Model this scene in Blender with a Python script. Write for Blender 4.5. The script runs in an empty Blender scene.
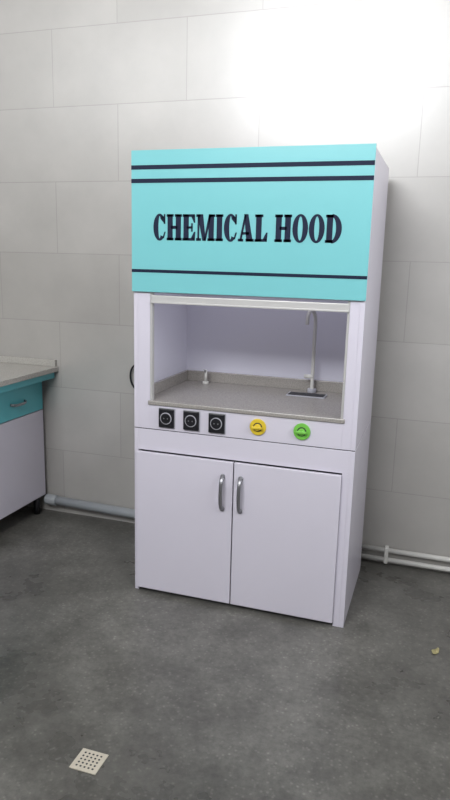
import bpy, bmesh, math
from mathutils import Vector, Matrix
scene = bpy.context.scene
scene.view_settings.view_transform = 'Standard'
scene.view_settings.look = 'None'

# ---------------------------------------------------------------- materials
def new_mat(name):
    m = bpy.data.materials.new(name); m.use_nodes = True
    nt = m.node_tree
    return m, nt, nt.nodes['Principled BSDF']
def simple(name, col, rough=0.4, metal=0.0, var=0.05, scale=12.0, spec=0.5):
    m, nt, b = new_mat(name)
    tc = nt.nodes.new('ShaderNodeTexCoord')
    n = nt.nodes.new('ShaderNodeTexNoise'); n.inputs['Scale'].default_value = scale
    n.inputs['Detail'].default_value = 4
    nt.links.new(tc.outputs['Object'], n.inputs['Vector'])
    r = nt.nodes.new('ShaderNodeMapRange')
    r.inputs['To Min'].default_value = 1 - var; r.inputs['To Max'].default_value = 1 + var
    nt.links.new(n.outputs['Fac'], r.inputs['Value'])
    mx = nt.nodes.new('ShaderNodeVectorMath'); mx.operation = 'SCALE'
    mx.inputs[0].default_value = col
    nt.links.new(r.outputs[0], mx.inputs['Scale'])
    nt.links.new(mx.outputs[0], b.inputs['Base Color'])
    b.inputs['Roughness'].default_value = rough
    b.inputs['Metallic'].default_value = metal
    b.inputs['Specular IOR Level'].default_value = spec
    return m

def tile_mat(name, axis):
    m, nt, b = new_mat(name)
    L = nt.links.new
    tc = nt.nodes.new('ShaderNodeTexCoord')
    sp = nt.nodes.new('ShaderNodeSeparateXYZ'); L(tc.outputs['Object'], sp.inputs[0])
    cb = nt.nodes.new('ShaderNodeCombineXYZ')
    ax = nt.nodes.new('ShaderNodeMath'); ax.operation = 'SUBTRACT'; ax.inputs[1].default_value = 0.34 if axis == 'X' else 0.72
    L(sp.outputs[axis], ax.inputs[0])
    az = nt.nodes.new('ShaderNodeMath'); az.operation = 'SUBTRACT'; az.inputs[1].default_value = 0.01
    L(sp.outputs['Z'], az.inputs[0])
    L(ax.outputs[0], cb.inputs[0]); L(az.outputs[0], cb.inputs[1])
    br = nt.nodes.new('ShaderNodeTexBrick')
    br.inputs['Scale'].default_value = 1.0
    br.inputs['Brick Width'].default_value = 0.78
    br.inputs['Row Height'].default_value = 0.39
    br.inputs['Mortar Size'].default_value = 0.0026
    br.inputs['Mortar Smooth'].default_value = 0.5
    br.inputs['Color1'].default_value = (.375, .36, .34, 1)
    br.inputs['Color2'].default_value = (.41, .395, .375, 1)
    br.inputs['Mortar'].default_value = (.30, .285, .27, 1)
    L(cb.outputs[0], br.inputs['Vector'])
    n = nt.nodes.new('ShaderNodeTexNoise'); n.inputs['Scale'].default_value = 2.8
    n.inputs['Detail'].default_value = 6; n.inputs['Roughness'].default_value = .55
    L(tc.outputs['Object'], n.inputs['Vector'])
    r = nt.nodes.new('ShaderNodeMapRange')
    r.inputs['From Min'].default_value = .3; r.inputs['From Max'].default_value = .7
    r.inputs['To Min'].default_value = .92; r.inputs['To Max'].default_value = 1.08
    L(n.outputs['Fac'], r.inputs['Value'])
    mx = nt.nodes.new('ShaderNodeVectorMath'); mx.operation = 'SCALE'
    L(br.outputs['Color'], mx.inputs[0]); L(r.outputs[0], mx.inputs['Scale'])
    L(mx.outputs[0], b.inputs['Base Color'])
    rr = nt.nodes.new('ShaderNodeMapRange')
    rr.inputs['To Min'].default_value = .38; rr.inputs['To Max'].default_value = .48
    L(n.outputs['Fac'], rr.inputs['Value']); L(rr.outputs[0], b.inputs['Roughness'])
    bp = nt.nodes.new('ShaderNodeBump'); bp.inputs['Strength'].default_value = .2
    bp.inputs['Distance'].default_value = .003; bp.invert = True
    L(br.outputs['Fac'], bp.inputs['Height']); L(bp.outputs[0], b.inputs['Normal'])
    b.inputs['Specular IOR Level'].default_value = 1.0
    b.inputs['Coat Weight'].default_value = 1.0
    b.inputs['Coat Roughness'].default_value = .25
    return m

def floor_mat():
    m, nt, b = new_mat('worn_terrazzo')
    L = nt.links.new
    tc = nt.nodes.new('ShaderNodeTexCoord')
    def noise(s, d=5, ro=.6, dist=0):
        n = nt.nodes.new('ShaderNodeTexNoise'); n.inputs['Scale'].default_value = s
        n.inputs['Detail'].default_value = d; n.inputs['Roughness'].default_value = ro
        n.inputs['Distortion'].default_value = dist
        L(tc.outputs['Object'], n.inputs['Vector']); return n
    def mrange(src, a, b_, c, d):
        r = nt.nodes.new('ShaderNodeMapRange')
        r.inputs['From Min'].default_value = a; r.inputs['From Max'].default_value = b_
        r.inputs['To Min'].default_value = c; r.inputs['To Max'].default_value = d
        L(src, r.inputs['Value']); return r.outputs[0]
    def mul(a, b_):
        mu = nt.nodes.new('ShaderNodeMath'); mu.operation = 'MULTIPLY'
        L(a, mu.inputs[0]); L(b_, mu.inputs[1]); return mu.outputs[0]
    big = noise(1.5, 5, .62); mid = noise(6, 5, .62); fine = noise(40, 4, .75)
    cr = nt.nodes.new('ShaderNodeValToRGB')
    cr.color_ramp.elements[0].position = .36; cr.color_ramp.elements[0].color = (.080, .077, .069, 1)
    cr.color_ramp.elements[1].position = .64; cr.color_ramp.elements[1].color = (.148, .144, .131, 1)
    L(big.outputs['Fac'], cr.inputs[0])
    vo = nt.nodes.new('ShaderNodeTexVoronoi'); vo.inputs['Scale'].default_value = 48
    L(tc.outputs['Object'], vo.inputs['Vector'])
    k = mul(mrange(fine.outputs['Fac'], .3, .7, .74, 1.26), mrange(vo.outputs['Distance'], 0, .3, 1.6, .95))
    k = mul(k, mrange(mid.outputs['Fac'], .3, .7, .84, 1.16))
    mx = nt.nodes.new('ShaderNodeVectorMath'); mx.operation = 'SCALE'
    L(cr.outputs[0], mx.inputs[0]); L(k, mx.inputs['Scale'])
    L(mx.outputs[0], b.inputs['Base Color'])
    L(mrange(big.outputs['Fac'], .3, .7, .22, .40), b.inputs['Roughness'])
    return m

def granite_mat(name, c0, c1):
    m, nt, b = new_mat(name)
    L = nt.links.new
    tc = nt.nodes.new('ShaderNodeTexCoord')
    n = nt.nodes.new('ShaderNodeTexNoise'); n.inputs['Scale'].default_value = 190
    n.inputs['Detail'].default_value = 3
    L(tc.outputs['Object'], n.inputs['Vector'])
    cr = nt.nodes.new('ShaderNodeValToRGB')
    cr.color_ramp.elements[0].position = .38; cr.color_ramp.elements[0].color = c0
    cr.color_ramp.elements[1].position = .6; cr.color_ramp.elements[1].color = c1
    L(n.outputs['Fac'], cr.inputs[0]); L(cr.outputs[0], b.inputs['Base Color'])
    b.inputs['Roughness'].default_value = .25
    return m

M_WHITE = simple('white_laminate', (.63, .60, .68), .25, var=.02, scale=4)
M_LINER = simple('lavender_liner', (.64, .63, .72), .4, var=.02, scale=4)
M_TEAL = simple('teal_acrylic', (.175, .50, .525), .3, var=.03, scale=3)
M_TEALB = simple('teal_laminate', (.11, .47, .52), .3, var=.03, scale=3)
M_BLACK = simple('navy_vinyl', (.009, .014, .038), .6, spec=.2)
M_BLKP = simple('black_plastic', (.010, .010, .013), .35)
M_GREYP = simple('grey_plastic', (.38, .38, .42), .4)
M_DARK = simple('dark_gap', (.03, .03, .035), .7)
M_STEEL = simple('brushed_steel', (.34, .34, .36), .35, metal=.9)
M_ALU = simple('aluminium_rail', (.52, .51, .50), .38, metal=.2)
M_YEL = simple('yellow_plastic', (.68, .50, .03), .45)
M_GRN = simple('green_plastic', (.17, .50, .07), .45)
M_GRAN = granite_mat('grey_worktop_stone', (.26, .24, .225, 1), (.33, .31, .285, 1))
M_GRANB = granite_mat('pale_countertop_stone', (.36, .35, .32, 1), (.46, .44, .41, 1))
M_PVCG = simple('grey_pvc', (.34, .36, .38), .35)
M_PVCW = simple('white_pvc', (.62, .61, .58), .35)
M_DRAIN = simple('cream_plastic', (.55, .50, .41), .4, var=.15, scale=40)
M_PLASTER = simple('grey_plaster', (.52, .51, .50), .8)
M_LEAF = simple('dry_leaf', (.36, .32, .16), .7)
M_FRAME = simple('window_frame_white', (.7, .7, .7), .4)
M_TILEX = tile_mat('wall_tile_x', 'X')
M_TILEY = tile_mat('wall_tile_y', 'Y')
M_FLOOR = floor_mat()

# ---------------------------------------------------------------- helpers
def empty(name, loc):
    e = bpy.data.objects.new(name, None); e.location = loc
    e.empty_display_size = .1
    scene.collection.objects.link(e); return e
def finish(me, name, mat, parent, loc):
    ob = bpy.data.objects.new(name, me)
    if mat: me.materials.append(mat)
    scene.collection.objects.link(ob)
    ob.location = Vector(loc)
    if parent:
        ob.parent = parent
        ob.location = Vector(loc) - parent.location
    return ob
def box(name, x0, x1, y0, y1, z0, z1, mat, parent=None, bevel=0.0, origin0=False):
    c = Vector(((x0+x1)/2, (y0+y1)/2, (z0+z1)/2))
    bm = bmesh.new(); bmesh.ops.create_cube(bm, size=1)
    for v in bm.verts:
        v.co = Vector((v.co.x*(x1-x0), v.co.y*(y1-y0), v.co.z*(z1-z0)))
        if origin0: v.co += c
    if bevel > 0:
        bmesh.ops.bevel(bm, geom=list(bm.edges), offset=bevel, segments=2, affect='EDGES', profile=.5)
    me = bpy.data.meshes.new(name); bm.to_mesh(me); bm.free()
    return finish(me, name, mat, parent, (0, 0, 0) if origin0 else c)
def cyl(name, p0, p1, r, mat, parent=None, r2=None, seg=28, bevel=0):
    p0 = Vector(p0); p1 = Vector(p1); d = p1-p0
    bm = bmesh.new()
    bmesh.ops.create_cone(bm, cap_ends=True, segments=seg, radius1=r, radius2=r if r2 is None else r2, depth=d.length)
    if bevel:
        es = [e for e in bm.edges if abs(e.verts[0].co.z-e.verts[1].co.z) < 1e-6]
        bmesh.ops.bevel(bm, geom=es, offset=bevel, segments=2, affect='EDGES', profile=.5)
    rot = d.to_track_quat('Z', 'Y').to_matrix()
    bmesh.ops.rotate(bm, cent=(0, 0, 0), matrix=rot, verts=bm.verts)
    me = bpy.data.meshes.new(name); bm.to_mesh(me); bm.free()
    for p in me.polygons:
        p.use_smooth = len(p.vertices) == 4
    return finish(me, name, mat, parent, (p0+p1)/2)
def tube(name, pts, r, mat, parent=None, flat=1.0):
    """swept tube mesh along a smooth path"""
    pts = [Vector(p) for p in pts]
    P = []
    n = len(pts)
    for i in range(n-1):
        a = pts[max(i-1, 0)]; b = pts[i]; c = pts[i+1]; d = pts[min(i+2, n-1)]
        for k in range(6):
            t = k/6
            P.append(.5*((2*b)+(c-a)*t+(2*a-5*b+4*c-d)*t*t+(3*b-a-3*c+d)*t**3))
    P.append(pts[-1])
    o = sum(P, Vector())/len(P)
    bm = bmesh.new(); rings = []
    prev = None
    for i, p in enumerate(P):
        t = (P[min(i+1, len(P)-1)]-P[max(i-1, 0)]).normalized()
        if prev is None:
            up = Vector((1, 0, 0)) if abs(t.x) < .9 else Vector((0, 0, 1))
        else:
            up = prev
        s = (up - t*up.dot(t)).normalized(); prev = s
        q = t.cross(s)
        rings.append([bm.verts.new(p-o+s*math.cos(a)*r+q*math.sin(a)*r*flat) for a in [2*math.pi*j/14 for j in range(14)]])
    for a, b in zip(rings[:-1], rings[1:]):
        for j in range(14):
            f = bm.faces.new((a[j], a[(j+1) % 14], b[(j+1) % 14], b[j])); f.smooth = True
    bm.faces.new(rings[0][::-1]); bm.faces.new(rings[-1])
    bmesh.ops.recalc_face_normals(bm, faces=bm.faces)
    me = bpy.data.meshes.new(name); bm.to_mesh(me); bm.free()
    return finish(me, name, mat, parent, o)

# ---------------------------------------------------------------- room
XL, XR, YB, YF, ZC = -1.45, 2.6, .72, -3.6, 4.3
box('floor', XL-.2, XR+.2, YF-.2, YB+.2, -.1, 0, M_FLOOR, origin0=True)
box('ceiling', XL-.2, XR+.2, YF-.2, YB+.2, ZC, ZC+.1, M_PLASTER)
box('wall_back', XL-.2, XR+.2, YB, YB+.15, 0, ZC, M_TILEX, origin0=True)
box('wall_left', XL-.2, XL, YF, YB, 0, ZC, M_TILEY, origin0=True)
def holed_wall(name, axis, pos, thick, a0, a1, h0, h1, w0, w1, mat):
    """wall with a rectangular opening, single mesh"""
    bm = bmesh.new()
    for (s0, s1, t0, t1) in ((a0, h0, 0, ZC), (h1, a1, 0, ZC), (h0, h1, 0, w0), (h0, h1, w1, ZC)):
        r = bmesh.ops.create_cube(bm, size=1)
        for v in r['verts']:
            s = s0 if v.co.x < 0 else s1
            d = pos if v.co.y < 0 else pos+thick
            z = t0 if v.co.z < 0 else t1
            v.co = Vector((s, d, z)) if axis == 'x' else Vector((d, s, z))
    bmesh.ops.recalc_face_normals(bm, faces=bm.faces)
    me = bpy.data.meshes.new(name); bm.to_mesh(me); bm.free()
    return finish(me, name, mat, None, (0, 0, 0))
RW = (-1.1, 1.05, 3.0, 4.2)      # rear high window
SW = (-2.0, -.1, 1.3, 2.9)        # added right wall window, unseen, for side fill (y range, z range)
holed_wall('wall_rear', 'x', YF-.2, .2, XL-.2, XR+.2, RW[0], RW[1], RW[2], RW[3], M_PLASTER)
holed_wall('wall_right', 'y', XR, .2, YF, YB, SW[0], SW[1], SW[2], SW[3], M_TILEY)
w1 = empty('window_1', ((RW[0]+RW[1])/2, YF-.1, RW[2]))
t = .045
for nm, a in (('frame_left', (RW[0], RW[0]+t, RW[2], RW[3])), ('frame_right', (RW[1]-t, RW[1], RW[2], RW[3])),
              ('frame_bottom', (RW[0]+t, RW[1]-t, RW[2], RW[2]+t)), ('frame_top', (RW[0]+t, RW[1]-t, RW[3]-t, RW[3])),
              ('mullion', (-.02, .02, RW[2]+t, RW[3]-t))):
    box(nm, a[0], a[1], YF-.13, YF-.07, a[2], a[3], M_FRAME, w1)
w2 = empty('added_window', (XR+.1, (SW[0]+SW[1])/2, SW[2]))  # frame of the added window, out of view
for nm, a in (('frame_left', (SW[0], SW[0]+t, SW[2], SW[3])), ('frame_right', (SW[1]-t, SW[1], SW[2], SW[3])),
              ('frame_bottom', (SW[0]+t, SW[1]-t, SW[2], SW[2]+t)), ('frame_top', (SW[0]+t, SW[1]-t, SW[3]-t, SW[3])),
              ('mullion', (-1.07, -1.03, SW[2]+t, SW[3]-t))):
    box(nm, XR+.07, XR+.13, a[0], a[1], a[2], a[3], M_FRAME, w2)

def area(name, loc, rot, sx, sy, power, col):
    l = bpy.data.lights.new(name, 'AREA'); l.shape = 'RECTANGLE'; l.size = sx; l.size_y = sy
    l.energy = power; l.color = col
    o = bpy.data.objects.new(name, l); o.location = loc; o.rotation_euler = rot
    scene.collection.objects.link(o); return o
area('daylight_rear_window', ((RW[0]+RW[1])/2, YF-.16, (RW[2]+RW[3])/2), (math.radians(90), 0, 0), RW[1]-RW[0]-.1, RW[3]-RW[2]-.1, 175, (.97, .985, 1))
area('fill_right_window', (XR+.16, (SW[0]+SW[1])/2, (SW[2]+SW[3])/2), (0, math.radians(90), 0), SW[3]-SW[2]-.1, SW[1]-SW[0]-.1, 42, (.97, .985, 1))  # fill light added from the right to brighten hood side and floor
w = bpy.data.worlds.new('World'); scene.world = w; w.use_nodes = True
w.node_tree.nodes['Background'].inputs[0].default_value = (.75, .85, 1, 1)
w.node_tree.nodes['Background'].inputs[1].default_value = 1.0

# ---------------------------------------------------------------- fume hood
H = empty('fume_hood', (.5, .30, 0))
D = .60; TOP = 1.985
for nm, x0, x1 in (('left', 0, .02), ('right', .98, 1.0)):
    box('side_panel_lower_'+nm, x0, x1, .0, D, .0, .798, M_WHITE, H, .0015)
    box('side_panel_upper_'+nm, x0, x1, .0, D, .802, TOP, M_WHITE, H, .0015)
    box('side_seam_'+nm, x0+.002, x1-.002, .004, D-.004, .796, .804, M_DARK, H)
box('back_panel', .02, .98, D-.018, D, 0, TOP, M_WHITE, H)
box('top_panel', .02, .98, .0, D-.02, TOP-.02, TOP, M_WHITE, H)
box('base_panel', .02, .98, .03, D-.02, .0, .04, M_WHITE, H)
box('front_header', .02, .98, .002, .018, 1.41, TOP-.02, M_WHITE, H)
box('stile_left', .02, .078, .0, .022, .802, 1.41, M_WHITE, H, .001)
box('stile_right', .942, .98, .0, .022, .802, 1.41, M_WHITE, H, .001)
box('control_panel', .078, .942, .0, .02, .802, .912, M_WHITE, H, .001)
box('front_rail', .02, .98, .0, .02, .70, .798, M_WHITE, H, .001)
box('front_seam', .02, .98, .004, .018, .796, .804, M_DARK, H)
box('frame_stile_right', .952, .98, .0, .02, .0, .70, M_WHITE, H, .001)
box('cabinet_inside', .02, .952, .022, .03, .04, .70, M_DARK, H)
box('door_left', .018, .482, -.018, .0, .022, .694, M_WHITE, H, .002)
box('door_right', .487, .952, -.018, .0, .022, .694, M_WHITE, H, .002)
for nm, hx in (('handle_left', .437), ('handle_right', .520)):
    tube(nm, [(hx, -.016, .628), (hx, -.034, .622), (hx, -.046, .60), (hx, -.050, .552), (hx, -.046, .505), (hx, -.034, .482), (hx, -.016, .476)], .0085, M_STEEL, H, .55)
    for k, zz in enumerate((.627, .477)):
        cyl(nm+'_foot_%d' % k, (hx, -.017, zz), (hx, -.026, zz), .011, M_STEEL, H, bevel=.002)
# chamber
box('worktop', .022, .978, .024, .565, .907, .932, M_GRAN, H)
box('worktop_lip', .070, .950, -.006, .024, .913, .932, M_GRAN, H, .003)
box('worktop_ledge_back', .045, .955, .545, .565, .932, .985, M_GRAN, H, .002)
box('worktop_ledge_left', .030, .045, .03, .565, .932, .985, M_GRAN, H, .002)
box('worktop_ledge_right', .955, .970, .03, .565, .932, .985, M_GRAN, H, .002)
box('liner_back', .03, .97, .565, .580, .93, TOP-.03, M_LINER, H)
box('liner_left', .02, .030, .024, .565, .93, TOP-.03, M_LINER, H)
box('liner_right', .970, .98, .024, .565, .93, TOP-.03, M_LINER, H)
box('baffle_plate', .08, .92, .52, .528, 1.46, 1.88, M_LINER, H, .001)
# unseen batten with fill light, added to brighten the chamber
box('added_batten', .20, .80, .22, .28, 1.925, 1.962, M_FRAME, H, .003)
l = area('chamber_fill_light', (0, 0, 0), (0, 0, 0), .55, .05, 1.7, (.93, .94, 1))
l.parent = H; l.location = Vector((.5, .25, 1.915))-H.location
# sash
box('sash_rail', .082, .938, -.002, .02, 1.366, 1.400, M_ALU, H, .004)
box('sash_lip', .082, .938, -.010, -.002, 1.366, 1.373, M_ALU, H, .001)
box('sash_track_left', .078, .088, .002, .024, .932, 1.41, M_ALU, H, .001)
box('sash_track_right', .932, .942, .002, .024, .932, 1.41, M_ALU, H, .001)
# sign board
SY0, SY1 = -.014, -.002
box('sign_board', -.002, 1.002, SY0, SY1, 1.414, 1.994, M_TEAL, H, .001)
for k, (z, th) in enumerate(((1.926, .017), (1.872, .017), (1.503, .013))):
    box('sign_stripe_%d' % k, -.002, 1.002, SY0-.0012, SY0, z-th/2, z+th/2, M_BLACK, H)

# lettering: bold serif built from polygons
polys = []
def R(x0, y0, x1, y1): polys.append([(x0, y0), (x1, y0), (x1, y1), (x0, y1)])
def ring(cx, w, a0, a1, tx=.2, ty=.06):
    n = 28
    for i in range(n):
        q = []
        for a in (a0+(a1-a0)*i/n, a0+(a1-a0)*(i+1)/n):
            c, s = math.cos(math.radians(a)), math.sin(math.radians(a))
            q.append(((cx+c*w, .5+s*.52), (cx+c*(w-tx), .5+s*(.52-ty))))
        (o0, i0), (o1, i1) = q
        polys.append([o0, o1, i1, i0])
def glyph(ch, x, w):
    S, s = .235, .10
    n0 = len(polys)
    if ch == 'I':
        R(.045, 0, w-.045, 1); R(0, 0, w, s); R(0, 1-s, w, 1)
    elif ch == 'H':
        for a in (0, w-.315):
            R(a+.04, 0, a+.04+S, 1); R(a, 0, a+.315, s); R(a, 1-s, a+.315, 1)
        R(.2, .44, w-.2, .56)
    elif ch in 'EL':
        R(.045, 0, .045+S, 1); R(0, 0, w-.02, s)
        polys.append([(w-.19, s), (w-.02, 0), (w, .34), (w-.06, .34)])
        if ch == 'E':
            R(0, 1-s, w-.03, 1)
            polys.append([(w-.07, .68), (w-.01, .68), (w-.03, 1), (w-.18, 1-s)])
            R(.2, .455, w-.13, .545); R(w-.19, .34, w-.12, .66)
        else:
            R(0, 1-s, .34, 1)
    elif ch == 'M':
        R(.06, 0, .14, 1); R(0, 0, .22, s); R(0, 1-s, .2, 1)
        R(w-.28, 0, w-.045, 1); R(w-.32, 0, w, s); R(w-.2, 1-s, w, 1)
        m = w*.44
        polys.append([(.05, 1), (m-.08, 0), (m+.07, 0), (.30, 1)])
        polys.append([(m-.02, 0), (m+.07, 0), (w-.16, 1), (w-.27, 1)])
    elif ch == 'A':
        m = w*.46
        polys.append([(.06, 0), (.15, 0), (m+.04, 1), (m-.05, 1)])
        polys.append([(w-.31, 0), (w-.04, 0), (m+.11, 1.01), (m-.07, 1.01)])
        R(.15, .25, w-.2, .35); R(0, 0, .23, s); R(w-.35, 0, w, s)
    elif ch == 'O':
        ring(w/2, w/2, 0, 360, .215, .085)
    elif ch == 'D':
        R(.045, 0, .045+S, 1); R(0, 0, .3, s); R(0, 1-s, .3, 1)
        ring(.25, w-.25, -90, 90, .225, .11)
    elif ch == 'C':
        ring(w/2, w/2, 46, 314, .23, .09)
        R(w-.10, .63, w-.03, 1.0)
        polys.append([(w-.23, .80), (w-.06, .63), (w-.06, .85), (w-.16, .95)])
        polys.append([(w-.16, .09), (w-.09, .07), (w-.01, .33), (w-.07, .33)])
    for i in range(n0, len(polys)):
        polys[i] = [(px+x, py) for px, py in polys[i]]
widths = dict(C=.58, H=.69, E=.58, M=.83, I=.325, A=.68, L=.54, O=.63, D=.64)
x = 0
for ch in 'CHEMICAL HOOD':
    if ch == ' ': x += .26; continue
    glyph(ch, x, widths[ch]); x += widths[ch]+.035
tw = x-.035
bm = bmesh.new()
TX0, TX1, TZ, TH = .100, .893, 1.632, .106
for p in polys:
    f = [bm.verts.new((TX0+px/tw*(TX1-TX0), SY0-.0012, TZ+py*TH)) for px, py in p]
    k = [bm.verts.new((v.co.x, SY0, v.co.z)) for v in f]
    n = len(f)
    bm.faces.new(f); bm.faces.new(k[::-1])
    for i in range(n): bm.faces.new((f[i], k[i], k[(i+1) % n], f[(i+1) % n]))
bmesh.ops.recalc_face_normals(bm, faces=bm.faces)
me = bpy.data.meshes.new('sign_lettering'); bm.to_mesh(me); bm.free()
finish(me, 'sign_lettering', M_BLACK, H, (0, 0, 0))

# power sockets
for k, sx in enumerate((.162, .280, .399)):
    z = .860
    box('socket_surround_%d' % k, sx-.040, sx+.040, -.005, .0, z-.046, z+.046, M_GREYP, H, .002)
    box('socket_plate_%d' % k, sx-.037, sx+.037, -.013, -.004, z-.043, z+.043, M_BLKP, H, .004)
    cyl('socket_ring_%d' % k, (sx, -.013, z), (sx, -.017, z), .027, M_GREYP, H, bevel=.001)
    cyl('socket_well_%d' % k, (sx, -.0165, z), (sx, -.0175, z), .0235, M_BLKP, H)
    for q in (-.009, .009):
        cyl('socket_contact_%d' % k, (sx+q, -.017, z), (sx+q, -.0185, z), .003, M_STEEL, H, seg=12)
# service taps
for nm, sx, mt in (('gas_knob', .584, M_YEL), ('water_knob', .775, M_GRN)):
    z = .862
    cyl(nm+'_flange', (sx, 0, z), (sx, -.008, z), .036, mt, H, bevel=.002)
    cyl(nm+'_groove', (sx, -.008, z), (sx, -.0085, z), .020, M_DARK, H)
    cyl(nm+'_hub', (sx, -.008, z), (sx, -.020, z), .016, mt, H, r2=.014, bevel=.002)
    box(nm+'_grip', sx-.022, sx+.022, -.028, -.018, z-.005, z+.005, mt, H, .002)

# faucet + cup sink + gas nozzle inside chamber
fx, fy = .715, .50
cyl('faucet_base', (fx, fy, .932), (fx, fy, .952), .022, M_GREYP, H, bevel=.003)
tube('faucet_column', [(fx, fy, .945), (fx, fy, 1.05), (fx, fy, 1.18), (fx, fy, 1.285), (fx-.006, fy-.02, 1.325), (fx-.012, fy-.055, 1.335), (fx-.018, fy-.088, 1.315), (fx-.02, fy-.095, 1.27)], .009, M_PVCW, H)
cyl('faucet_valve', (fx-.04, fy, 1.01), (fx+.005, fy, 1.01), .010, M_PVCW, H)
box('cup_sink_rim', .615, .80, .37, .455, .932, .937, M_GREYP, H, .001)
box('cup_sink_bowl', .622, .793, .377, .448, .9365, .9380, M_DARK, H)
cyl('nozzle_base', (.166, .49, .932), (.166, .49, .945), .016, M_PVCW, H, bevel=.002)
cyl('nozzle_stem', (.166, .49, .945), (.166, .49, 1.005), .007, M_PVCW, H)
cyl('nozzle_tip', (.166, .49, .998), (.166, .455, 1.008), .005, M_STEEL, H)

# cable
tube('power_cable', [(.06, D+.02, 1.0), (-.10, .665, 1.02), (-.26, .69, 1.0), (-.345, .70, .955), (-.365, .70, .90), (-.35, .70, .845), (-.30, .70, .80), (-.2, .68, .78), (.06, D+.02, .78)], .0055, M_BLKP)

# ---------------------------------------------------------------- lab bench
B = empty('lab_bench', (-1.19, -.3, 0))
BX = -.94; y0, y1 = -1.2, .69
box('carcass', XL+.01, BX-.018, y0, y1, .105, .885, M_WHITE, B)
box('apron_rail', BX-.018, -.868, y0, y1+.02, .845, .885, M_TEALB, B, .002)
yy = y1
k = 0
while yy > y0+.1:
    ya = max(yy-.62, y0)
    box('drawer_front_%d' % k, BX-.018, BX, ya+.003, yy-.003, .655, .842, M_TEALB, B, .002)
    box('door_%d' % k, BX-.018, BX, ya+.003, yy-.003, .115, .650, M_WHITE, B, .002)
    cy = (ya+yy)/2+.06
    tube('drawer_handle_%d' % k, [(BX, cy+.065, .74), (BX+.014, cy+.058, .738), (BX+.024, cy+.03, .735), (BX+.026, cy, .735), (BX+.024, cy-.03, .735), (BX+.014, cy-.058, .738), (BX, cy-.065, .74)], .008, M_STEEL, B, .7)
    tube('door_handle_%d' % k, [(BX, ya+.115, .59), (BX+.018, ya+.115, .58), (BX+.026, ya+.115, .52), (BX+.018, ya+.115, .46), (BX, ya+.115, .45)], .008, M_STEEL, B, .7)
    yy -= .62; k += 1
box('countertop', XL, -.845, y0, YB-.002, .885, .915, M_GRANB, B, .003)
box('upstand_back', XL, -.855, YB-.022, YB-.002, .915, .955, M_GRANB, B, .002)
for k, (lx, ly) in enumerate(((-.975, .64), (-.975, .0), (-.975, -.62), (-1.40, .64), (-1.40, -.62), (-.975, -1.15), (-1.40, -1.15))):
    cyl('foot_%d' % k, (lx, ly, 0), (lx, ly, .107), .02, M_BLKP, B)

# ---------------------------------------------------------------- pipes
P = empty('drain_pipe', (-.5, .685, .06))
cyl('pipe_run', (-.935, .682, .088), (.95, .682, .050), .027, M_PVCG, P)
cyl('pipe_socket', (-.93, .682, .087), (-.86, .682, .0855), .032, M_PVCG, P, bevel=.002)
Q = empty('water_pipes', (1.8, .69, .05))
cyl('pipe_upper', (.96, .695, .085), (XR, .695, .085), .013, M_PVCW, Q)
cyl('pipe_lower', (.96, .695, .032), (XR, .695, .032), .013, M_PVCW, Q)
for k, cx in enumerate((1.12, 1.62, 2.2)):
    box('clip_%d' % k, cx-.010, cx+.010, .679, .72, .014, .102, M_PVCW, Q, .004)

# ---------------------------------------------------------------- floor drain
F = empty('floor_drain', (.358, -1.065, 0))
dx0, dx1, dy0, dy1 = .312, .404, -1.110, -1.022
box('drain_plate', dx0, dx1, dy0, dy1, 0, .004, M_DRAIN, F, .0015)
for i in range(5):
    for j in range(5):
        cxx = dx0+.018+i*(dx1-dx0-.036)/4; cyy = dy0+.016+j*(dy1-dy0-.032)/4
        cyl('drain_hole_%d%d' % (i, j), (cxx, cyy, .0036), (cxx, cyy, .0044), .0036, M_DARK, F, seg=12)

# dry leaf
bm = bmesh.new()
prof = [(0, 0), (.012, .012), (.03, .014), (.045, .008), (.055, 0), (.045, -.009), (.028, -.013), (.012, -.009)]
c = bm.verts.new((.028, 0, .004))
vs = [bm.verts.new((a, b_, .006+.006*math.sin(i*1.7))) for i, (a, b_) in enumerate(prof)]
for i in range(len(vs)): bm.faces.new((c, vs[i], vs[(i+1) % len(vs)]))
me = bpy.data.meshes.new('dry_leaf'); bm.to_mesh(me); bm.free()
lf = finish(me, 'dry_leaf', M_LEAF, None, (1.375, -.075, 0.0))
lf.rotation_euler = (0, 0, 1.2)
md = lf.modifiers.new('thick', 'SOLIDIFY'); md.thickness = .001

# ---------------------------------------------------------------- camera
f = 660.0
yaw = math.radians(18); pit = math.radians(12)
Fh = Vector((-math.sin(yaw), math.cos(yaw), 0))
Rv = Vector((math.cos(yaw), math.sin(yaw), 0))
Fv = Fh*math.cos(pit)+Vector((0, 0, -math.sin(pit)))
Uv = Rv.cross(Fv)
rl = .025
Xc = (Rv+rl*Uv).normalized(); Zc = -Fv; Yc = Zc.cross(Xc)
M = Matrix((Xc, Yc, Zc)).transposed().to_4x4()
M.translation = Vector((1.293, -2.650, 1.558))
cam = bpy.data.cameras.new('camera'); co = bpy.data.objects.new('camera', cam)
scene.collection.objects.link(co); co.matrix_world = M
cam.sensor_fit = 'VERTICAL'; cam.sensor_height = 36; cam.lens = f*36/800
cam.clip_start = .05
scene.camera = co
